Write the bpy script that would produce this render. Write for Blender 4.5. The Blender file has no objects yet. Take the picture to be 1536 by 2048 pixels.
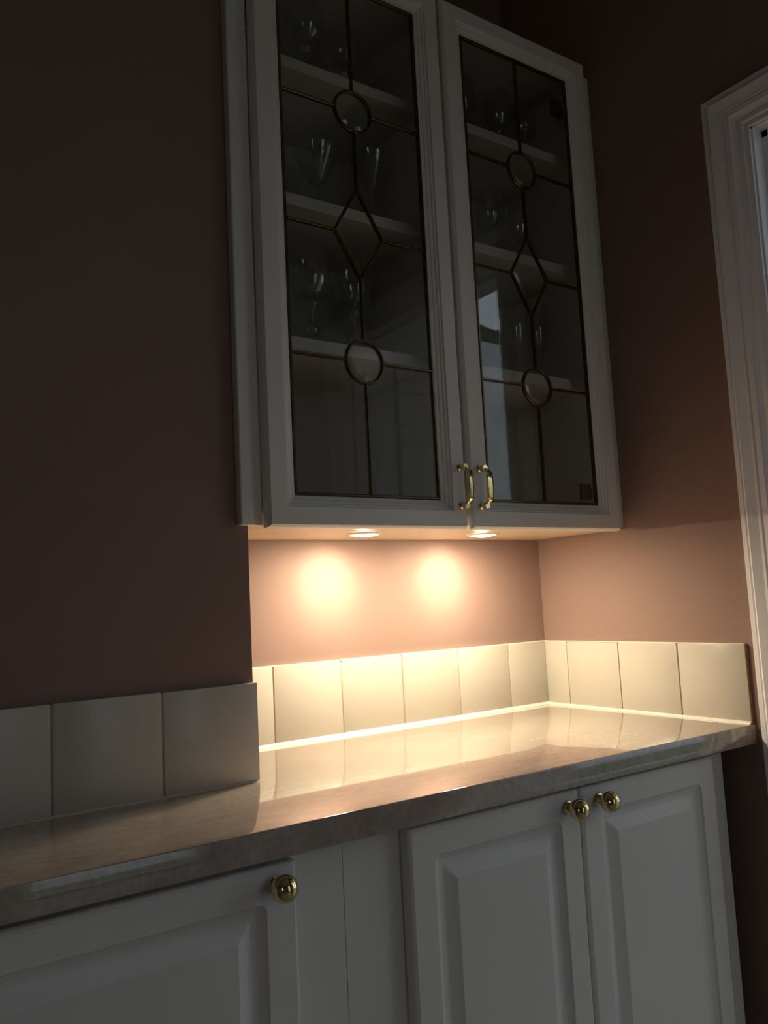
import bpy, bmesh, math, random
from mathutils import Vector, Matrix
random.seed(3)
C = bpy.context.scene.collection
sc = bpy.context.scene
PI = math.pi

# ------------------------------------------------------------------ camera
CAM = Vector((-1.464, -1.4705, 0.2644))
YAW, PITCH, ROLL = 0.6007, 0.1083, -0.0506
fw = Vector((math.sin(YAW)*math.cos(PITCH), math.cos(YAW)*math.cos(PITCH), math.sin(PITCH)))
rt = Vector((math.cos(YAW), -math.sin(YAW), 0)); up = rt.cross(fw)
r2 = math.cos(ROLL)*rt + math.sin(ROLL)*up; u2 = -math.sin(ROLL)*rt + math.cos(ROLL)*up
cd = bpy.data.cameras.new('camera'); cam = bpy.data.objects.new('camera', cd); C.objects.link(cam)
m = Matrix((r2, u2, -fw)).transposed().to_4x4(); m.translation = CAM
cam.matrix_world = m
cd.sensor_fit = 'VERTICAL'; cd.sensor_height = 36; cd.lens = 1650.76/2048*36
cd.clip_start = 0.02; cd.clip_end = 200
sc.camera = cam

# ------------------------------------------------------------------ world, light, exposure
SKY = (0.79, 0.86, 0.95); SKY_STRENGTH = 1.75
HALOGEN = (1.0, 0.82, 0.56); HALOGEN_STRENGTH = 570.0; BEAM_WATTS = 2.3
w = bpy.data.worlds.new('dusk'); sc.world = w; w.use_nodes = True
bg = w.node_tree.nodes['Background']; bg.inputs[0].default_value = (*SKY, 1); bg.inputs[1].default_value = SKY_STRENGTH
sc.view_settings.view_transform = 'Standard'; sc.view_settings.look = 'None'
sc.view_settings.gamma = 1; sc.view_settings.use_curve_mapping = False
sc.view_settings.exposure = 0.0
sc.cycles.use_denoising = True
sc.cycles.max_bounces = 14; sc.cycles.diffuse_bounces = 6; sc.cycles.glossy_bounces = 5
sc.cycles.transparent_max_bounces = 32; sc.cycles.transmission_bounces = 8
sc.cycles.caustics_reflective = False; sc.cycles.caustics_refractive = False

def portal(name, loc, rot, sx, sy):
    l = bpy.data.lights.new(name, 'AREA'); l.shape = 'RECTANGLE'; l.size = sx; l.size_y = sy
    l.cycles.is_portal = True
    o = bpy.data.objects.new(name, l); o.location = loc; o.rotation_euler = rot; C.objects.link(o)
# hall window (faces +y)
HWX0, HWX1, HWZ0, HWZ1, HWY = 0.97, 2.45, -0.75, 1.90, -2.0
portal('hall_window_light', ((HWX0+HWX1)/2, HWY-0.06, (HWZ0+HWZ1)/2), (PI/2, 0, PI), HWX1-HWX0, HWZ1-HWZ0)
# unseen side window of the hall, added to brighten the cupboard (faces -x)
SWY0, SWY1, SWZ0, SWZ1, SWX = -1.75, 0.35, -0.6, 1.85, 2.6
portal('added_hall_side_portal', (SWX+0.06, (SWY0+SWY1)/2, (SWZ0+SWZ1)/2), (PI/2, 0, -PI/2), SWY1-SWY0, SWZ1-SWZ0)
# unseen small window in the far left wall, added to lift the door trim (faces +x)
LWY0, LWY1, LWZ0, LWZ1, LWX = -3.10, -2.30, 0.10, 1.35, -3.2
portal('added_kitchen_side_portal', (LWX-0.06, (LWY0+LWY1)/2, (LWZ0+LWZ1)/2), (PI/2, 0, PI/2), LWY1-LWY0, LWZ1-LWZ0)
# kitchen window behind the camera (faces +y)
KWX0, KWX1, KWZ0, KWZ1, KWY = -0.80, -0.04, -0.80, 1.55, -3.3
portal('kitchen_window_light', ((KWX0+KWX1)/2, KWY-0.06, (KWZ0+KWZ1)/2), (PI/2, 0, PI), KWX1-KWX0, KWZ1-KWZ0)

# ------------------------------------------------------------------ materials
def mat(name, col, rough=0.5, metal=0.0, spec=0.5, coat=0.0, bump=None, vary=None):
    m = bpy.data.materials.new(name); m.use_nodes = True
    nt = m.node_tree; b = nt.nodes['Principled BSDF']
    b.inputs['Base Color'].default_value = (*col, 1); b.inputs['Roughness'].default_value = rough
    b.inputs['Metallic'].default_value = metal; b.inputs['Specular IOR Level'].default_value = spec
    b.inputs['Coat Weight'].default_value = coat; b.inputs['Coat Roughness'].default_value = 0.06
    tc = nt.nodes.new('ShaderNodeTexCoord')
    if vary:
        scale, amt = vary
        n = nt.nodes.new('ShaderNodeTexNoise'); n.inputs['Scale'].default_value = scale; n.inputs['Detail'].default_value = 4
        nt.links.new(tc.outputs['Object'], n.inputs['Vector'])
        r = nt.nodes.new('ShaderNodeMapRange'); r.inputs[1].default_value = .3; r.inputs[2].default_value = .7
        r.inputs[3].default_value = 1-amt; r.inputs[4].default_value = 1+amt
        nt.links.new(n.outputs[0], r.inputs[0])
        mx = nt.nodes.new('ShaderNodeVectorMath'); mx.operation = 'SCALE'; mx.inputs[0].default_value = col
        nt.links.new(r.outputs[0], mx.inputs['Scale']); nt.links.new(mx.outputs[0], b.inputs['Base Color'])
    if bump:
        scale, dist = bump
        n = nt.nodes.new('ShaderNodeTexNoise'); n.inputs['Scale'].default_value = scale; n.inputs['Detail'].default_value = 3
        nt.links.new(tc.outputs['Object'], n.inputs['Vector'])
        bp = nt.nodes.new('ShaderNodeBump'); bp.inputs['Distance'].default_value = dist; bp.inputs['Strength'].default_value = 1
        nt.links.new(n.outputs[0], bp.inputs['Height']); nt.links.new(bp.outputs[0], b.inputs['Normal'])
    return m

M = {}
M['paint'] = mat('dusky_pink_paint', (0.285, 0.192, 0.166), 0.6, spec=0.25, bump=(110, 0.00012), vary=(3, .03))
M['cream'] = mat('cabinet_paint', (0.79, 0.785, 0.755), 0.42, spec=0.4, vary=(6, .02), bump=(250, .00008))
M['inside'] = mat('cabinet_interior', (0.62, 0.605, 0.56), 0.5, vary=(5, .02))
M['trim'] = mat('white_trim_gloss', (0.88, 0.89, 0.93), 0.35, vary=(8, .02), bump=(80, .0002))
M['tile'] = mat('tile_glaze', (0.55, 0.53, 0.47), 0.28, coat=0.12, vary=(4, .02), bump=(9, .0006))
M['grout'] = mat('grout', (0.62, 0.56, 0.46), 0.9, bump=(300, .0004))
M['seal'] = mat('white_sealant', (0.84, 0.82, 0.75), 0.35, bump=(90, .0006))
M['clay'] = mat('raw_tile_edge', (0.22, 0.12, 0.06), 0.95, vary=(160, .5), bump=(300, .0008))
M['brass'] = mat('polished_brass', (0.83, 0.70, 0.36), 0.10, metal=1, bump=(60, .0002))
M['lead'] = mat('brassy_lead_came', (0.13, 0.10, 0.05), 0.30, metal=.9, vary=(90, .35))
M['ceil'] = mat('ceiling_paint', (0.72, 0.71, 0.70), 0.8, bump=(90, .0003))
M['floor'] = mat('floor_vinyl', (0.42, 0.36, 0.30), 0.35, vary=(5, .15))
M['hall'] = mat('hall_paint', (0.74, 0.73, 0.70), 0.7, vary=(3, .03))
M['hedge'] = mat('hedge_leaves', (0.03, 0.05, 0.02), 0.8, vary=(6, .5))
M['stone'] = mat('garden_wall_render', (0.72, 0.73, 0.75), 0.8, vary=(3, .2))
M['grass'] = mat('lawn', (0.07, 0.11, 0.04), 0.9, vary=(4, .3))
M['hinge'] = mat('hinge_steel', (0.10, 0.10, 0.10), 0.4, metal=.8)
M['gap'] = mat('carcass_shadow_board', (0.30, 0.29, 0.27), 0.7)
M['bezel'] = mat('white_bezel', (0.85, 0.83, 0.78), 0.3)

def glass_mat(name, tint, rough, gain=1.0):
    m = bpy.data.materials.new(name); m.use_nodes = True; nt = m.node_tree
    nt.nodes.remove(nt.nodes['Principled BSDF']); out = nt.nodes['Material Output']
    lw = nt.nodes.new('ShaderNodeLayerWeight'); lw.inputs['Blend'].default_value = 0.5
    p = nt.nodes.new('ShaderNodeMath'); p.operation = 'POWER'; p.inputs[1].default_value = 5
    k = nt.nodes.new('ShaderNodeMath'); k.operation = 'MULTIPLY_ADD'; k.inputs[1].default_value = .96*gain; k.inputs[2].default_value = .042*gain
    nt.links.new(lw.outputs['Facing'], p.inputs[0]); nt.links.new(p.outputs[0], k.inputs[0])
    t = nt.nodes.new('ShaderNodeBsdfTransparent'); t.inputs[0].default_value = (*tint, 1)
    g = nt.nodes.new('ShaderNodeBsdfGlossy'); g.inputs['Roughness'].default_value = rough; g.inputs[0].default_value = (.95, .97, .97, 1)
    n = nt.nodes.new('ShaderNodeTexNoise'); n.inputs['Scale'].default_value = 7
    tc = nt.nodes.new('ShaderNodeTexCoord'); nt.links.new(tc.outputs['Object'], n.inputs['Vector'])
    b = nt.nodes.new('ShaderNodeBump'); b.inputs['Distance'].default_value = .00012
    nt.links.new(n.outputs[0], b.inputs['Height']); nt.links.new(b.outputs[0], g.inputs['Normal'])
    mx = nt.nodes.new('ShaderNodeMixShader'); nt.links.new(k.outputs[0], mx.inputs[0])
    nt.links.new(t.outputs[0], mx.inputs[1]); nt.links.new(g.outputs[0], mx.inputs[2]); nt.links.new(mx.outputs[0], out.inputs[0])
    return m
M['pane'] = glass_mat('door_glass', (.965, .975, .97), 0.02)
M['bevel'] = glass_mat('bevelled_glass', (.96, .97, .96), 0.03, 2.0)
M['crystal'] = glass_mat('clear_crystal', (.95, .96, .96), 0.015, 2.4)
M['window'] = glass_mat('window_glass', (.97, .98, .98), 0.0)

def counter_mat():
    m = mat('stone_effect_laminate', (.5, .42, .36), 0.12, spec=0.6, coat=1.0); nt = m.node_tree; b = nt.nodes['Principled BSDF']; b.inputs['Coat Roughness'].default_value = .03; b.inputs['Coat IOR'].default_value = 1.6
    tc = nt.nodes.new('ShaderNodeTexCoord'); mp = nt.nodes.new('ShaderNodeMapping'); mp.inputs['Scale'].default_value = (1.0, 3.2, 1.0); mp.inputs['Rotation'].default_value = (0, 0, .25)
    nt.links.new(tc.outputs['Object'], mp.inputs[0])
    n1 = nt.nodes.new('ShaderNodeTexNoise'); n1.inputs['Scale'].default_value = 9; n1.inputs['Detail'].default_value = 8; n1.inputs['Roughness'].default_value = .62; n1.inputs['Distortion'].default_value = 1.2
    nt.links.new(mp.outputs[0], n1.inputs[0])
    cr = nt.nodes.new('ShaderNodeValToRGB'); e = cr.color_ramp.elements
    e[0].position = .32; e[0].color = (.34, .285, .25, 1); e[1].position = .72; e[1].color = (.50, .44, .39, 1)
    x = e.new(.47); x.color = (.40, .34, .298, 1); x = e.new(.58); x.color = (.425, .365, .32, 1)
    nt.links.new(n1.outputs[0], cr.inputs[0])
    n2 = nt.nodes.new('ShaderNodeTexNoise'); n2.inputs['Scale'].default_value = 120; n2.inputs['Detail'].default_value = 3
    nt.links.new(mp.outputs[0], n2.inputs[0])
    r = nt.nodes.new('ShaderNodeMapRange'); r.inputs[1].default_value = .3; r.inputs[2].default_value = .7; r.inputs[3].default_value = .86; r.inputs[4].default_value = 1.12
    nt.links.new(n2.outputs[0], r.inputs[0])
    s = nt.nodes.new('ShaderNodeVectorMath'); s.operation = 'SCALE'
    nt.links.new(cr.outputs[0], s.inputs[0]); nt.links.new(r.outputs[0], s.inputs['Scale']); nt.links.new(s.outputs[0], b.inputs['Base Color'])
    return m
M['counter'] = counter_mat()

def wood_mat():
    m = mat('pale_wood_board', (.7, .5, .3), 0.45); nt = m.node_tree; b = nt.nodes['Principled BSDF']
    tc = nt.nodes.new('ShaderNodeTexCoord'); mp = nt.nodes.new('ShaderNodeMapping'); mp.inputs['Scale'].default_value = (1.5, 60, 1)
    n = nt.nodes.new('ShaderNodeTexNoise'); n.inputs['Scale'].default_value = 3; n.inputs['Detail'].default_value = 6
    cr = nt.nodes.new('ShaderNodeValToRGB'); e = cr.color_ramp.elements
    e[0].position = .35; e[0].color = (.62, .47, .31, 1); e[1].position = .65; e[1].color = (.80, .67, .50, 1)
    nt.links.new(tc.outputs['Object'], mp.inputs[0]); nt.links.new(mp.outputs[0], n.inputs[0]); nt.links.new(n.outputs[0], cr.inputs[0]); nt.links.new(cr.outputs[0], b.inputs['Base Color'])
    return m
M['wood'] = wood_mat()

def emit_mat():
    m = bpy.data.materials.new('halogen_lens'); m.use_nodes = True; nt = m.node_tree
    nt.nodes.remove(nt.nodes['Principled BSDF']); e = nt.nodes.new('ShaderNodeEmission')
    e.inputs[0].default_value = (*HALOGEN, 1); e.inputs[1].default_value = HALOGEN_STRENGTH
    nt.links.new(e.outputs[0], nt.nodes['Material Output'].inputs[0]); return m
M['halogen'] = emit_mat()

# ------------------------------------------------------------------ helpers
def wloc(o):
    v = Vector((0, 0, 0))
    while o: v += Vector(o.location); o = o.parent
    return v
def obj(name, bm, m, parent=None, kind=None, loc=None, smooth=False):
    """links a bmesh in world coordinates as one object; origin at loc, or at the parent's origin"""
    o = bpy.data.objects.new(name, bpy.data.meshes.new(name)); C.objects.link(o)
    base = wloc(parent) if parent else Vector((0, 0, 0))
    org = Vector(loc) if loc is not None else base
    bmesh.ops.recalc_face_normals(bm, faces=bm.faces)
    bm.transform(Matrix.Translation(-org)); bm.to_mesh(o.data); bm.free()
    o.data.materials.append(m if not isinstance(m, str) else M[m])
    if smooth:
        for p in o.data.polygons: p.use_smooth = True
        o.data.set_sharp_from_angle(angle=math.radians(35))
    if parent: o.parent = parent; o.location = org-base
    else: o.location = org
    if kind: o['kind'] = kind
    return o
def empty(name, loc, label=None, cat=None, group=None, kind=None):
    o = bpy.data.objects.new(name, None); C.objects.link(o); o.location = loc; o.empty_display_size = .05
    if label: o['label'] = label
    if cat: o['category'] = cat
    if group: o['group'] = group
    if kind: o['kind'] = kind
    return o
def tag(o, label, cat, group=None):
    o['label'] = label; o['category'] = cat
    if group: o['group'] = group
    return o
def copy_tree(o, parent=None):
    c = o.copy(); C.objects.link(c); c.parent = parent
    for ch in list(o.children): copy_tree(ch, c)
    return c
def box(bm, x0, x1, y0, y1, z0, z1, bev=0.0, seg=1):
    r = bmesh.ops.create_cube(bm, size=1)
    vs = r['verts']
    for v in vs:
        v.co = Vector((x0+(v.co.x+.5)*(x1-x0), y0+(v.co.y+.5)*(y1-y0), z0+(v.co.z+.5)*(z1-z0)))
    if bev:
        es = list({e for v in vs for e in v.link_edges})
        bmesh.ops.bevel(bm, geom=es, offset=bev, segments=seg, affect='EDGES', profile=.5)
    return bm
def nb(*a, **k): return box(bmesh.new(), *a, **k)
def boxes(lst, bev=0.0):
    bm = bmesh.new()
    for b in lst: box(bm, *b, bev=bev)
    return bm
def prism(pts, axis, a, b):
    """extrude a polygon: axis 'x','y','z'; pts in the other two coordinates (cyclic order kept)"""
    bm = bmesh.new()
    f = {'x': lambda p, t: (t, p[0], p[1]), 'y': lambda p, t: (p[0], t, p[1]), 'z': lambda p, t: (p[0], p[1], t)}[axis]
    A = [bm.verts.new(f(p, a)) for p in pts]; B = [bm.verts.new(f(p, b)) for p in pts]
    bm.faces.new(A); bm.faces.new(B[::-1])
    for i in range(len(pts)):
        j = (i+1) % len(pts); bm.faces.new((A[i], B[i], B[j], A[j]))
    return bm
def rr(x0, x1, z0, z1, ins, rad, n):
    """rounded rectangle ring"""
    x0 += ins; x1 -= ins; z0 += ins; z1 -= ins
    if n == 0: return [(x0, z0), (x1, z0), (x1, z1), (x0, z1)]
    out = []
    for cx, cz, a0 in ((x0+rad, z0+rad, PI), (x1-rad, z0+rad, 1.5*PI), (x1-rad, z1-rad, 0), (x0+rad, z1-rad, .5*PI)):
        for k in range(n+1):
            a = a0+.5*PI*k/n; out.append((cx+rad*math.cos(a), cz+rad*math.sin(a)))
    return out
def rings(x0, x1, z0, z1, prof, torus=True, n=0):
    """prof: (inset, y, radius); a frame (torus) or a slab closed at both ends"""
    bm = bmesh.new(); R = []
    for p in prof:
        ins, y = p[0], p[1]; rad = max(p[2] if len(p) > 2 else .0005, .0003)
        R.append([bm.verts.new((x, y, z)) for x, z in rr(x0, x1, z0, z1, ins, rad, n)])
    K = len(R[0])
    pairs = list(zip(R[:-1], R[1:])) + ([(R[-1], R[0])] if torus else [])
    for a, b in pairs:
        for i in range(K):
            j = (i+1) % K; bm.faces.new((a[i], a[j], b[j], b[i]))
    if not torus:
        bm.faces.new(R[0]); bm.faces.new(R[-1])
    return bm
def lathe(bm, prof, c, axis='z', n=28, sgn=1):
    """prof: (r, t) along the axis from point c"""
    c = Vector(c); R = []
    for r, t in prof:
        if r < 1e-6:
            p = c+({'z': Vector((0, 0, t)), 'y': Vector((0, sgn*t, 0))}[axis]); R.append([bm.verts.new(p)]); continue
        ring = []
        for k in range(n):
            a = 2*PI*k/n
            if axis == 'z': ring.append(bm.verts.new(c+Vector((r*math.cos(a), r*math.sin(a), t))))
            else: ring.append(bm.verts.new(c+Vector((r*math.cos(a), sgn*t, r*math.sin(a)))))
        R.append(ring)
    for a, b in zip(R[:-1], R[1:]):
        for k in range(n):
            j = (k+1) % n
            if len(a) == 1 and len(b) == 1: break
            if len(a) == 1: bm.faces.new((a[0], b[k], b[j]))
            elif len(b) == 1: bm.faces.new((a[k], a[j], b[0]))
            else: bm.faces.new((a[k], a[j], b[j], b[k]))
    return bm
def strip(bm, pts, wd, yb, yf, closed=False):
    """a came: peaked bar along a path in the x-z plane"""
    n = len(pts); R = []
    for i, (x, z) in enumerate(pts):
        def d(a, b):
            v = Vector((pts[b][0]-pts[a][0], pts[b][1]-pts[a][1])); return v.normalized()
        if closed: d1, d2 = d(i-1, i), d(i, (i+1) % n)
        else:
            d1 = d(i-1, i) if i else d(0, 1); d2 = d(i, i+1) if i < n-1 else d(n-2, n-1)
        t = (d1+d2).normalized(); nx, nz = -t.y, t.x; k = wd/2/max(.4, t.dot(d1))
        ym = yf+(yb-yf)*.35
        R.append([bm.verts.new((x+nx*k*s, y, z+nz*k*s)) for s, y in ((-1, yb), (-1, ym), (-.45, yf), (.45, yf), (1, ym), (1, yb))])
    for i in range(n if closed else n-1):
        a, b = R[i], R[(i+1) % n]
        for k in range(6):
            j = (k+1) % 6; bm.faces.new((a[k], a[j], b[j], b[k]))
    if not closed: bm.faces.new(R[0]); bm.faces.new(R[-1])
def tube(bm, pts, rad, n=10):
    P = [Vector(p) for p in pts]; R = []
    rads = rad if isinstance(rad, (list, tuple)) else [rad]*len(P)
    ref = Vector((1, 0, 0))
    for i, p in enumerate(P):
        t = (P[min(i+1, len(P)-1)]-P[max(i-1, 0)]).normalized()
        a = (ref-t*ref.dot(t)).normalized(); b = t.cross(a)
        R.append([bm.verts.new(p+(a*math.cos(2*PI*k/n)+b*math.sin(2*PI*k/n))*rads[i]) for k in range(n)])
    for a, b in zip(R[:-1], R[1:]):
        for k in range(n):
            j = (k+1) % n; bm.faces.new((a[k], a[j], b[j], b[k]))
    bm.faces.new(R[0]); bm.faces.new(R[-1])

# ------------------------------------------------------------------ room shell
FL, CE = -0.91, 1.95          # floor and ceiling; z = 0 is the worktop surface
DL = 0.265                    # the left wall stands this far in front of the alcove's back wall
XC = -0.903                   # its corner
DY0, DY1, DZ = -1.44, -0.648, 1.138     # doorway in the right wall
WT = 0.12
wall_back = obj('wall_back', nb(XC-.1, WT, 0, .1, FL, CE), 'paint', kind='structure')
wall_left = obj('wall_left', nb(-3.2, XC, -DL, .1, FL, CE), 'paint', kind='structure')
wall_right = obj('wall_right', boxes([(0, WT, DY1, 0, FL, CE), (0, WT, -3.3, DY0, FL, CE), (0, WT, DY0, DY1, DZ, CE)]), 'paint', kind='structure')
obj('wall_far_left', boxes([(-3.3, -3.2, -3.4, LWY0, FL, CE), (-3.3, -3.2, LWY1, .1, FL, CE), (-3.3, -3.2, LWY0, LWY1, FL, LWZ0), (-3.3, -3.2, LWY0, LWY1, LWZ1, CE)]), 'paint', kind='structure')
obj('wall_rear', boxes([(-3.2, KWX0, -3.4, -3.3, FL, CE), (KWX1, WT, -3.4, -3.3, FL, CE), (KWX0, KWX1, -3.4, -3.3, FL, KWZ0), (KWX0, KWX1, -3.4, -3.3, KWZ1, CE)]), 'paint', kind='structure')
obj('floor', boxes([(-3.3, WT, -3.4, .6, FL-.1, FL), (WT, 2.7, -2.1, .6, FL-.1, FL)]), 'floor', kind='structure')
obj('ceiling', boxes([(-3.3, WT, -3.4, .6, CE, CE+.1), (WT, 2.7, -2.1, .6, CE, CE+.1)]), 'ceil', kind='structure')
# hall beyond the doorway
obj('wall_hall_end', boxes([(WT, HWX0, HWY-.1, HWY, FL, CE), (HWX1, 2.6, HWY-.1, HWY, FL, CE), (HWX0, HWX1, HWY-.1, HWY, FL, HWZ0), (HWX0, HWX1, HWY-.1, HWY, HWZ1, CE)]), 'hall', kind='structure')
obj('wall_hall_side', boxes([(2.6, 2.7, -2.1, SWY0, FL, CE), (2.6, 2.7, SWY1, .6, FL, CE), (2.6, 2.7, SWY0, SWY1, FL, SWZ0), (2.6, 2.7, SWY0, SWY1, SWZ1, CE)]), 'hall', kind='structure')
obj('wall_hall_near', nb(WT, 2.6, .5, .6, FL, CE), 'hall', kind='structure')

def window(name, x0, x1, z0, z1, y):
    w = empty(name, ((x0+x1)/2, y, z0), kind='structure')
    obj('window_frame', rings(x0, x1, z0, z1, [(0, y), (0, y-.08), (.045, y-.08), (.045, y-.02), (.035, y)]), 'trim', w)
    obj('pane', nb(x0+.045, x1-.045, y-.055, y-.049, z0+.045, z1-.045), 'window', w)
window('window_1', HWX0, HWX1, HWZ0, HWZ1, HWY)
w4 = empty('added_window_4', (LWX, (LWY0+LWY1)/2, LWZ0), kind='structure')  # added window, only there for side light on the trim
obj('window_frame', boxes([(LWX-.08, LWX-.02, LWY0, LWY0+.045, LWZ0, LWZ1), (LWX-.08, LWX-.02, LWY1-.045, LWY1, LWZ0, LWZ1), (LWX-.08, LWX-.02, LWY0+.045, LWY1-.045, LWZ0, LWZ0+.045), (LWX-.08, LWX-.02, LWY0+.045, LWY1-.045, LWZ1-.045, LWZ1)]), 'trim', w4)
obj('pane', nb(LWX-.051, LWX-.045, LWY0+.045, LWY1-.045, LWZ0+.045, LWZ1-.045), 'window', w4)
w3 = empty('added_window_3', (SWX, (SWY0+SWY1)/2, SWZ0), kind='structure')  # added window, sized to light the hall cupboard
obj('window_frame', boxes([(SWX+.02, SWX+.08, SWY0, SWY0+.045, SWZ0, SWZ1), (SWX+.02, SWX+.08, SWY1-.045, SWY1, SWZ0, SWZ1), (SWX+.02, SWX+.08, SWY0+.045, SWY1-.045, SWZ0, SWZ0+.045), (SWX+.02, SWX+.08, SWY0+.045, SWY1-.045, SWZ1-.045, SWZ1)]), 'trim', w3)
obj('pane', nb(SWX+.045, SWX+.051, SWY0+.045, SWY1-.045, SWZ0+.045, SWZ1-.045), 'window', w3)
window('window_2', KWX0, KWX1, KWZ0, KWZ1, KWY)
obj('ground_outside', nb(-16, 16, -18, 10, FL-.3, FL-.12), 'grass', kind='structure')

# ------------------------------------------------------------------ doorway: moulded architrave, lining, stop
door = empty('door_1', (0, (DY0+DY1)/2, FL), kind='structure')
AP = [(0, 0), (0, .015), (.002, .017), (.0095, .017), (.0115, .0105), (.0135, .018), (.018, .0215), (.027, .019), (.036, .0165), (.0415, .0165),
      (.0435, .0105), (.0455, .0155), (.056, .0155), (.060, .012), (.066, .0085), (.072, .0105), (.078, .0105), (.081, .0075), (.0905, .0075), (.0905, 0)]
def archi(name, path):
    """sweeps the profile along a polyline in the y-z plane; path gives outer corners and inward offset directions"""
    bm = bmesh.new(); R = []
    for (y, z), (dy, dz) in path:
        R.append([bm.verts.new((-h, y+dy*s, z+dz*s)) for s, h in AP])
    K = len(AP)
    for a, b in zip(R[:-1], R[1:]):
        for i in range(K):
            j = (i+1) % K; bm.faces.new((a[i], a[j], b[j], b[i]))
    bm.faces.new(R[0]); bm.faces.new(R[-1])
    obj(name, bm, 'trim', door)
AW = .0905
yo, yi, zo = DY1+AW-.0005, DY0-AW+.0005, DZ+AW-.0005
archi('architrave', [((yo, FL), (-1, 0)), ((yo, zo), (-1, -1))])
archi('architrave', [((yo, zo), (-1, -1)), ((yi, zo), (1, -1))])
archi('architrave', [((yi, zo), (1, -1)), ((yi, FL), (1, 0))])
obj('door_lining', boxes([(0.0, WT, DY1-.004, DY1+.004, FL, DZ+.004), (0.0, WT, DY0-.004, DY0+.004, FL, DZ+.004), (0.0, WT, DY0, DY1, DZ-.004, DZ+.004)]), 'trim', door)
obj('door_stop', boxes([(.030, .066, DY1-.016, DY1-.004, FL, DZ-.004), (.030, .066, DY0+.004, DY0+.016, FL, DZ-.004), (.030, .066, DY0+.004, DY1-.004, DZ-.016, DZ-.004)]), 'trim', door)

# ------------------------------------------------------------------ wall tiles
T = 0.150; P = 0.153; TT = 0.008
def tile(parent, x0, x1, y0, y1, z0, z1):
    return obj('tile', nb(x0, x1, y0, y1, z0, z1, bev=.0012, seg=2), 'tile', parent, loc=(x0, y0, z0), smooth=True)
p, q = 0.1282, 0.0779
edges = [(-p+.0015, -TT-.001)] + [(-p-(i+1)*P+.0015, -p-i*P-.0015) for i in range(4)] + [(XC+.001, -p-4*P-.0015)]
for i, (a, b) in enumerate(edges):
    dy = random.uniform(0, .0006); dz = random.uniform(-.0006, .0006)
    tile(wall_back, a, b, -TT-dy, -.001, .003, T+dz)
edges = [(-q+.0015, -.0015)] + [(-q-(i+1)*P+.0015, -q-i*P-.0015) for i in range(3)]
for i, (a, b) in enumerate(edges):
    tile(wall_right, -TT-random.uniform(0, .0006), -.001, a, b, .003, T+random.uniform(-.0006, .0006))
for i in range(5):
    tile(wall_left, -.900-(i+1)*P+.003, -.900-i*P, -DL-TT-.001-random.uniform(0, .0006), -DL-.001, .003, T+random.uniform(-.0005, .0005))
obj('grout', nb(XC+.001, -.002, -.0055, -.0005, .001, T-.002), 'grout', wall_back)
obj('grout', nb(-.0055, -.0005, -q-3*P+.003, -.001, .001, T-.002), 'grout', wall_right)
obj('grout', nb(-1.64, -.902, -DL-.0065, -DL-.0005, .001, T-.002), 'grout', wall_left)
# raw clay edge of the last tile by the doorway
ye = -q-3*P+.0015
obj('raw_tile_edge', nb(-.0078, -.0006, ye-.0012, ye-.0001, .003, T-.001), 'clay', wall_right)
# sealant beads
def bead(parent, pts, axis, a, b): return obj('sealant_bead', prism(pts, axis, a, b), 'seal', parent)
bead(wall_back, [(-TT, .0002), (-TT-.006, .0002), (-TT-.0045, .003), (-TT, .0065)], 'x', XC+.001, -.008)
bm = bmesh.new()
obj('sealant_bead', prism([(-TT, .0002), (-TT-.005, .0002), (-TT-.004, .003), (-TT, .0055)], 'y', -q-3*P+.002, -.009), 'seal', wall_right)
obj('sealant_bead', prism([(-DL-TT-.001, .0002), (-DL-TT-.0045, .0002), (-DL-TT-.003, .0018), (-DL-TT-.001, .0032)], 'x', -1.66, -.902), 'grout', wall_left)
obj('sealant_bead', boxes([(XC+.001, -.002, -TT+.001, -.0002, T+.0001, T+.0022)]), 'seal', wall_back)
obj('sealant_bead', boxes([(-TT+.001, -.0002, ye+.002, -.002, T+.0001, T+.0016)]), 'seal', wall_right)

# ------------------------------------------------------------------ worktop
CDEP = 0.5375
bm = prism([(-2.6, -CDEP), (-.001, -CDEP), (-.001, -.001), (XC+.001, -.001), (XC+.001, -DL-.001), (-2.6, -DL-.001)], 'z', -.0365, 0)
es = [e for e in bm.edges if all(abs(v.co.y+CDEP) < 1e-5 for v in e.verts) and abs(e.verts[0].co.z-e.verts[1].co.z) < 1e-6]
bmesh.ops.bevel(bm, geom=es, offset=.0022, segments=3, affect='EDGES', profile=.5)
tag(obj('countertop', bm, 'counter', loc=(-1.2, -.27, -.0365), smooth=True), 'taupe stone-effect worktop running from the left wall into the lit alcove', 'countertop')

# ------------------------------------------------------------------ base cabinets
YF, YP = -.520, -.499       # door fronts / filler fronts
PROF = [(.0, YP-.0005, .002), (.0, YF+.005, .002), (.0015, YF+.002, .003), (.005, YF, .005), (.042, YF, .012), (.0440, YF+.0028, .011), (.0480, YF+.0055, .009), (.053, YF+.0080, .007),
        (.059, YF+.0090, .006), (.062, YF+.0088, .004), (.079, YF+.0008, .001), (.0805, YF, .001)]
def knob(parent, x, z):
    bm = bmesh.new()
    lathe(bm, [(0, .0), (.0098, .0), (.0105, .0012), (.0098, .0028), (.0082, .0034), (.0078, .0050), (.0066, .0062), (.0054, .0085), (.0060, .0105),
               (.0105, .0125), (.0145, .0165), (.0165, .0225), (.0163, .0275), (.0140, .0335), (.0095, .0380), (.0045, .0400), (0, .0405)], (x, YF, z), 'y', 32, -1)
    return obj('knob', bm, 'brass', parent, loc=(x, YF, z), smooth=True)
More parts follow.
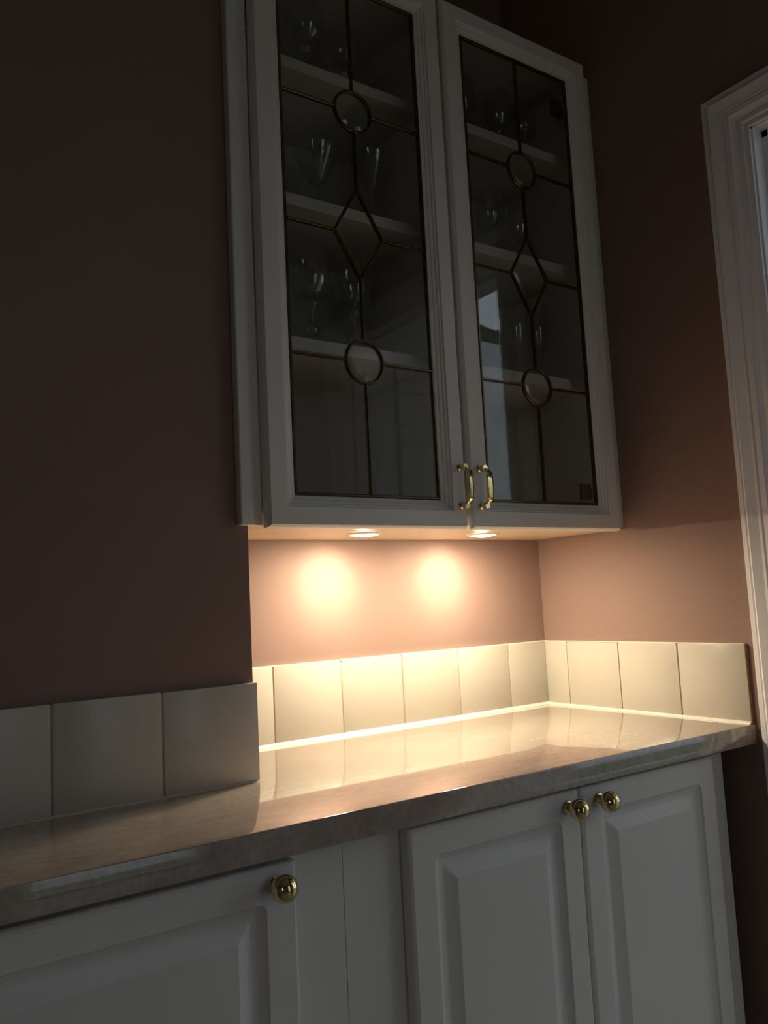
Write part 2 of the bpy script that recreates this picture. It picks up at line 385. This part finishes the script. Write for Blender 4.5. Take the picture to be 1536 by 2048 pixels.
def base_door(parent, x0, x1, z0, z1, kx, kz):
    d = obj('door', rings(x0, x1, z0, z1, PROF, torus=False, n=6), 'cream', parent, loc=(x0, YF, z0), smooth=True)
    d.data.set_sharp_from_angle(angle=math.radians(9))
    knob(d, kx, kz); return d
bc = empty('base_cabinet', (-.46, -.25, FL), 'pale painted double-door floor cupboard under the lit alcove, two brass knobs', 'cabinet', 'floor cupboards under the worktop')
obj('carcass', boxes([(-.812, -.795, YP+.001, -.012, FL+.1, -.038), (-.135, -.118, YP+.001, -.012, FL+.1, -.038), (-.795, -.135, -.03, -.012, FL+.1, -.038), (-.795, -.135, YP+.001, -.012, FL+.1, FL+.118), (-.795, -.135, YP+.001, YP+.06, -.056, -.038)]), 'cream', bc)
obj('front_rail', nb(-.8, -.118, YP-.0004, YP+.0008, -.0435, -.038), 'cream', bc)
obj('plinth', nb(-.812, -.05, -.45, -.43, FL, FL+.1), 'cream', bc)
obj('filler_strip', nb(-.1175, -.042, YP+.012, YP+.03, FL+.1, -.038), 'cream', bc)
base_door(bc, -.7995, -.4665, FL+.115, -.0445, -.494, -.0685)
base_door(bc, -.4625, -.1135, FL+.115, -.0445, -.4235, -.0685)
bl = empty('base_cabinet', (-1.2, -.4, FL), 'pale painted floor cupboard left of the plain filler panels, one brass knob', 'cabinet', 'floor cupboards under the worktop')
bl['group'] = 'floor cupboards under the worktop'
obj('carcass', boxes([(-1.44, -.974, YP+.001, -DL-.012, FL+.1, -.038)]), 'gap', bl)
obj('front_rail', nb(-1.44, -.974, YP-.0004, YP+.0008, -.0435, -.038), 'cream', bl)
obj('end_panel', nb(-.9735, -.8935, YP-.001, YP+.017, FL+.1, -.0385), 'cream', bl)
obj('end_panel', nb(-.8925, -.8125, YP-.001, YP+.017, FL+.1, -.0385), 'cream', bl)
obj('plinth', nb(-1.44, -.812, -.45, -.43, FL, FL+.1), 'cream', bl)
base_door(bl, -1.43, -.9705, FL+.115, -.0475, -1.0, -.0695)

# ------------------------------------------------------------------ glazed wall cabinet
CB, CT = .397, 1.459
wc = empty('wall_cabinet', (-.46, -.13, CB), 'pale painted wall cabinet with two leaded-glass doors hanging over the alcove', 'cabinet')
YC = -.262
def L(x0, x1, y0, y1, z0, z1): return (x0, x1, y0, y1, z0, z1)
obj('carcass', boxes([L(-.900, -.884, YC, -.002, CB+.006, CT), L(-.490, -.474, YC, -.002, CB+.006, CT), L(-.470, -.454, YC, -.002, CB+.006, CT), L(-.058, -.042, YC, -.002, CB+.006, CT),
    L(-.884, -.490, YC, -.002, CT-.018, CT), L(-.454, -.058, YC, -.002, CT-.018, CT), L(-.884, -.490, -.012, -.002, CB+.02, CT-.018), L(-.454, -.058, -.012, -.002, CB+.02, CT-.018),
    L(-.884, -.490, YC, -.002, CB+.006, CB+.022), L(-.454, -.058, YC, -.002, CB+.006, CB+.022)]), 'inside', wc)
obj('underside_board', nb(-.9025, -.001, -.2655, -.001, CB, CB+.0055), 'wood', wc)
obj('frame_strip', nb(-.0415, -.001, -.268, -.25, CB+.006, CT), 'cream', wc)
obj('frame_strip', prism([(-.9215, -.2655), (-.9215, -.2815), (-.9195, -.283), (-.905, -.283), (-.899, -.2805), (-.892, -.2785), (-.884, -.278), (-.884, -.2655)], 'z', CB-.001, CT+.0), 'cream', wc)
SH = (1.258, .996, .732)
for z in SH:
    for x0, x1 in ((-.8835, -.4905), (-.4535, -.0585)):
        obj('shelf', nb(x0, x1, -.240, -.013, z-.022, z, bev=.0008), 'inside', wc)
D0 = -.300                     # door face
DB = -.2795                    # door back
GZ = (.687, .922, 1.157)       # heights of the three cames
def glazed_door(x0, x1, hx, hinge_side):
    z0, z1 = .391, CT+.002; xc = (x0+x1)/2
    prof = [(0, DB), (0, D0+.008), (.0015, D0+.004), (.0045, D0), (.0335, D0), (.0350, D0+.0035), (.0385, D0+.0040), (.0400, D0+.0065), (.0455, D0+.0085), (.0470, D0+.0105), (.0530, D0+.0125), (.0545, D0+.0145), (.0545, DB)]
    d = obj('door', rings(x0, x1, z0, z1, prof), 'cream', wc, loc=(x0 if hinge_side < 0 else x1, D0, z0))
    gx0, gx1, gz0, gz1 = x0+.0545, x1-.0545, z0+.0545, z1-.0545
    ya, yb = -.2865, -.2835
    r, dw, dh = .0385, .051, .0845
    def arc(c, a0, a1, n=8): return [(c[0]+r*math.cos(a0+(a1-a0)*k/n), c[1]+r*math.sin(a0+(a1-a0)*k/n)) for k in range(n+1)]
    a, b, c = GZ
    for s in (-1, 1):
        ex = gx0 if s < 0 else gx1
        q0 = 1.5*PI; hz = PI if s < 0 else 2*PI
        dn = arc((xc, a), 1.5*PI, hz)                                   # from straight below to the side
        upc = arc((xc, a), .5*PI, PI if s < 0 else 0)                   # from straight above to the side
        polys = [[(ex, gz0), (xc, gz0)]+dn+[(ex, a)],
                 [(ex, a)]+upc[::-1]+[(xc, b-dh), (xc+s*dw, b), (ex, b)],
                 [(ex, b), (xc+s*dw, b), (xc, b+dh)]+[(x, z-a+c) for x, z in dn]+[(ex, c)],
                 [(ex, c)]+[(x, z-a+c) for x, z in upc[::-1]]+[(xc, gz1), (ex, gz1)]]
        for pts in polys: obj('pane', prism(pts, 'y', ya, yb), 'pane', d)
    for zc in (a, c):
        bm = bmesh.new(); lathe(bm, [(0, .0055), (r-.010, .0055), (r, .0015), (r, 0), (0, 0)], (xc, yb, zc), 'y', 40, -1)
        obj('bevelled_disc', bm, 'bevel', d)
    k = .78
    bm = bmesh.new(); o_ = [(xc-dw, b), (xc, b-dh), (xc+dw, b), (xc, b+dh)]
    R = [[bm.verts.new((x, y, z)) for x, z in [(xc+(px-xc)*f, b+(pz-b)*f) for px, pz in o_]] for f, y in ((1, yb), (1, yb-.0015), (k, yb-.0055))]
    for A, B in zip(R[:-1], R[1:]):
        for i in range(4): bm.faces.new((A[i], A[(i+1) % 4], B[(i+1) % 4], B[i]))
    bm.faces.new(R[0]); bm.faces.new(R[-1]); obj('bevelled_diamond', bm, 'bevel', d)
    # cames
    def came(pts, closed=False, wd=.0048):
        bm = bmesh.new(); strip(bm, pts, wd, -.2822, -.2895, closed); obj('lead_came', bm, 'lead', d, smooth=True)
    circ = lambda zc: [(xc+r*math.cos(2*PI*k/40), zc+r*math.sin(2*PI*k/40)) for k in range(40)]
    came(circ(a), True, .0056); came(circ(c), True, .0056); came(o_, True)
    came([(xc, gz0), (xc, a-r)]); came([(xc, a+r), (xc, b-dh)]); came([(xc, b+dh), (xc, c-r)]); came([(xc, c+r), (xc, gz1)])
    for zc, off in ((a, r), (b, dw), (c, r)):
        came([(gx0, zc), (xc-off, zc)]); came([(xc+off, zc), (gx1, zc)])
    came([(gx0+.002, gz0+.002), (gx1-.002, gz0+.002), (gx1-.002, gz1-.002), (gx0+.002, gz1-.002)], True, .0055)
    # bow handle
    bm = bmesh.new(); zt, zb = .505, .4335
    for zz in (zt, zb):
        lathe(bm, [(0, 0), (.0066, 0), (.0070, .002), (.0050, .0045), (.0046, .0065), (.0064, .0090), (.0064, .0165), (.0056, .0175), (0, .0175)], (hx, D0, zz), 'y', 12, -1)
    bar = []; rad = []
    N = 26
    for i in range(N+1):
        t = i/N; z = zt+(zb-zt)*t; e = min(t, 1-t)
        s_ = min(1, e/.16); y = D0-.0135-(.011*(s_*s_*(3-2*s_)))-.0035*math.sin(PI*t)
        inn = .0045*math.sin(PI*min(1, e/.2)) if e < .2 else 0
        bar.append((hx, y, z)); rad.append(.0032 if s_ < .95 else .0052+.0010*math.sin(PI*t))
    tube(bm, bar, rad, 8)
    obj('handle', bm, 'brass', d, loc=(hx, D0, zb), smooth=True)
    # concealed hinges
    hxx = x0+.014 if hinge_side < 0 else x1-.088
    for zz in (.475, 1.345):
        obj('hinge', boxes([(hxx, hxx+.028, DB-.0, DB+.012, zz-.018, zz+.018), (hxx+(.012 if hinge_side > 0 else .002), hxx+(.045 if hinge_side > 0 else .020), DB+.012, DB+.022, zz-.010, zz+.010)], bev=.002), 'hinge', d)
    return d
glazed_door(-.8815, -.4725, -.4865, -1)
glazed_door(-.4625, -.0475, -.4385, 1)

# ------------------------------------------------------------------ downlights
def downlight(x, label):
    t = empty('downlight', (x, -.150, CB), label, 'light', 'halogen lights under the wall cabinet')
    bm = bmesh.new(); lathe(bm, [(.0265, -.0004), (.0345, -.0004), (.0345, -.0018), (.0325, -.0034), (.0275, -.0042), (.0255, -.0036), (.0252, -.0012), (.0265, -.0004)], (x, -.150, CB), 'z', 40)
    obj('bezel', bm, 'bezel', t, smooth=True)
    bm = bmesh.new(); lathe(bm, [(0, -.0075), (.008, -.0071), (.015, -.0060), (.0205, -.0045), (.0245, -.0022), (.0245, -.0006), (0, -.0006)], (x, -.150, CB), 'z', 40)
    obj('lamp_lens', bm, 'halogen', t, smooth=True)
    l = bpy.data.lights.new('halogen_beam', 'SPOT'); l.energy = BEAM_WATTS; l.color = HALOGEN; l.spot_size = math.radians(62); l.spot_blend = 1.0; l.shadow_soft_size = .010
    o = bpy.data.objects.new('halogen_beam', l); C.objects.link(o); o.parent = t; o.location = (0, .004, -.0185)
    o.rotation_euler = (Vector((x, 0, .308))-Vector((x, -.146, CB-.0185))).to_track_quat('-Z', 'Y').to_euler()
downlight(-.607, 'glowing round halogen under the left half of the wall cabinet')
downlight(-.309, 'glowing round halogen under the right half, below the paired door handles')

# ------------------------------------------------------------------ glassware
def wineglass(name, foot_r, stem, bowl, thick=.0012):
    """stem: [(r,z)], bowl: outer [(r,z)] from bottom up; built at the origin"""
    t = empty(name, (0, 0, 0))
    bm = bmesh.new(); z0 = stem[0][1]
    lathe(bm, [(0, 0), (foot_r, 0), (foot_r, .0015), (foot_r*.5, .003), (stem[0][0], z0), (0, z0)], (0, 0, 0), 'z', 28)
    obj('foot', bm, 'crystal', t, smooth=True)
    bm = bmesh.new(); lathe(bm, [(0, z0)]+stem+[(0, stem[-1][1])], (0, 0, 0), 'z', 20); obj('stem', bm, 'crystal', t, smooth=True)
    inner = [(max(0, r-thick), z+thick*.6) for r, z in bowl][::-1]
    bm = bmesh.new(); lathe(bm, [(0, bowl[0][1])]+bowl+inner[:-1]+[(0, bowl[0][1]+.004)], (0, 0, 0), 'z', 32); obj('bowl', bm, 'crystal', t, smooth=True)
    return t
goblet = wineglass('wine_glass', .036, [(.006, .008), (.007, .024), (.0045, .034), (.012, .041), (.0155, .050), (.0155, .055), (.012, .064), (.0048, .071), (.0055, .080), (.010, .092), (.0155, .101), (.0155, .105), (.012, .108)],
    [(.006, .108), (.021, .112), (.032, .122), (.0385, .140), (.040, .158), (.038, .185), (.035, .208)])
cocktail = wineglass('cocktail_glass', .034, [(.004, .006), (.003, .02), (.003, .085), (.005, .095)], [(.004, .095), (.016, .108), (.032, .135), (.044, .160), (.048, .172)])
tall = wineglass('wine_glass', .034, [(.006, .006), (.0048, .02), (.0042, .070), (.006, .084), (.010, .090)], [(.008, .090), (.020, .096), (.029, .110), (.0325, .130), (.031, .155), (.028, .178)])
flute = wineglass('champagne_flute', .031, [(.005, .006), (.0035, .015), (.0035, .050), (.009, .058), (.0045, .066), (.004, .080), (.006, .086)], [(.005, .086), (.014, .096), (.021, .120), (.0235, .150), (.023, .180), (.021, .205)])
used = set()
def put(proto, x, y, z, label, cat, group, s=1):
    o = proto if proto.name not in used and not used.add(proto.name) else copy_tree(proto)
    o.location = (x, y, z); o.rotation_euler.z = random.uniform(0, 6); o.scale = (s, s, s)
    o['label'] = label; o['category'] = cat; o['group'] = group
G1, G2 = 'glasses behind the left leaded door', 'glasses behind the right leaded door'
put(goblet, -.702, -.145, SH[2], 'knop-stemmed goblet on the lowest shelf, second from left behind the left door', 'glass', G1)
put(goblet, -.806, -.150, SH[2], 'knop-stemmed goblet at the far left end of the lowest shelf', 'glass', G1)
put(goblet, -.600, -.140, SH[2], 'knop-stemmed goblet just above the left door\'s lower glass disc', 'glass', G1)
put(goblet, -.540, -.060, SH[2], 'knop-stemmed goblet at the back of the lowest shelf by the partition', 'glass', G1)
put(cocktail, -.790, -.150, SH[1], 'flared thin-stemmed glass at the left end of the middle shelf', 'glass', G1)
put(cocktail, -.660, -.120, SH[1], 'flared thin-stemmed glass in the middle of the left middle shelf', 'glass', G1)
put(cocktail, -.548, -.150, SH[1], 'flared thin-stemmed glass at the right end of the left middle shelf', 'glass', G1)
put(goblet, -.800, -.130, SH[0], 'knop-stemmed goblet at the left end of the top shelf', 'glass', G1)
put(goblet, -.690, -.150, SH[0], 'knop-stemmed goblet in the middle of the left top shelf', 'glass', G1)
put(goblet, -.585, -.120, SH[0], 'knop-stemmed goblet at the right of the left top shelf', 'glass', G1)
put(tall, -.285, -.140, SH[0], 'slender wine glass leftmost in view on the right top shelf', 'glass', G2)
put(tall, -.172, -.140, SH[0], 'slender wine glass in the middle of the right top shelf', 'glass', G2)
put(tall, -.095, -.140, SH[0], 'slender wine glass nearest the right wall on the top shelf', 'glass', G2, .95)
put(tall, -.360, -.140, SH[1], 'slender wine glass at the left of the right middle shelf', 'glass', G2)
put(tall, -.230, -.150, SH[1], 'slender wine glass in the middle of the right middle shelf', 'glass', G2)
put(tall, -.120, -.130, SH[1], 'slender wine glass at the right end of the right middle shelf', 'glass', G2)
put(flute, -.290, -.140, SH[2], 'champagne flute seen against the pale doorway reflection, right door', 'glass', G2)
put(flute, -.222, -.140, SH[2], 'champagne flute second from left on the right lowest shelf', 'glass', G2)
put(flute, -.158, -.140, SH[2], 'champagne flute third from left on the right lowest shelf', 'glass', G2)
put(flute, -.093, -.140, SH[2], 'champagne flute nearest the right wall on the lowest shelf', 'glass', G2)

# ------------------------------------------------------------------ hall cupboard seen mirrored in the glass
hc = empty('hall_cupboard', (.62, HWY+.15, FL), 'white drawer cupboard in the next room, mirrored in the left glass door', 'cupboard')
y1 = HWY+.02
obj('body', nb(.335, .93, y1-.015, y1+.02, FL, 1.47), 'trim', hc)
zz = [1.44, 1.16, 1.02, .93, .80, .45, 0, -.45, -.88]
for a, b in zip(zz[:-1], zz[1:]):
    d = obj('drawer', rings(.585, .925, b+.006, a-.006, [(0, y1+.0205), (0, y1+.034), (.004, y1+.038), (.03, y1+.038), (.035, y1+.034)], torus=False), 'trim', hc)
obj('side_stile', nb(.345, .57, y1+.0205, y1+.03, FL+.02, 1.45), 'trim', hc)
tag(obj('garden_wall', nb(-9, 9, -7.2, -7.0, FL-.12, 3.6, bev=.02), 'stone', loc=(0, -7.1, FL-.12)), 'pale garden wall outside the hall window', 'wall')
bm = bmesh.new(); box(bm, -9, 9, -8.4, -7.3, FL-.12, 3.9)
bmesh.ops.subdivide_edges(bm, edges=bm.edges[:], cuts=40, use_grid_fill=True)
for v in bm.verts:
    v.co += Vector((random.uniform(-.12, .12), random.uniform(-.12, .12), random.uniform(-.14, .14) if v.co.z > 0 else 0))
tag(obj('hedge', bm, 'hedge', loc=(0, -7.8, FL-.12)), 'dark hedge outside behind the garden wall', 'hedge')
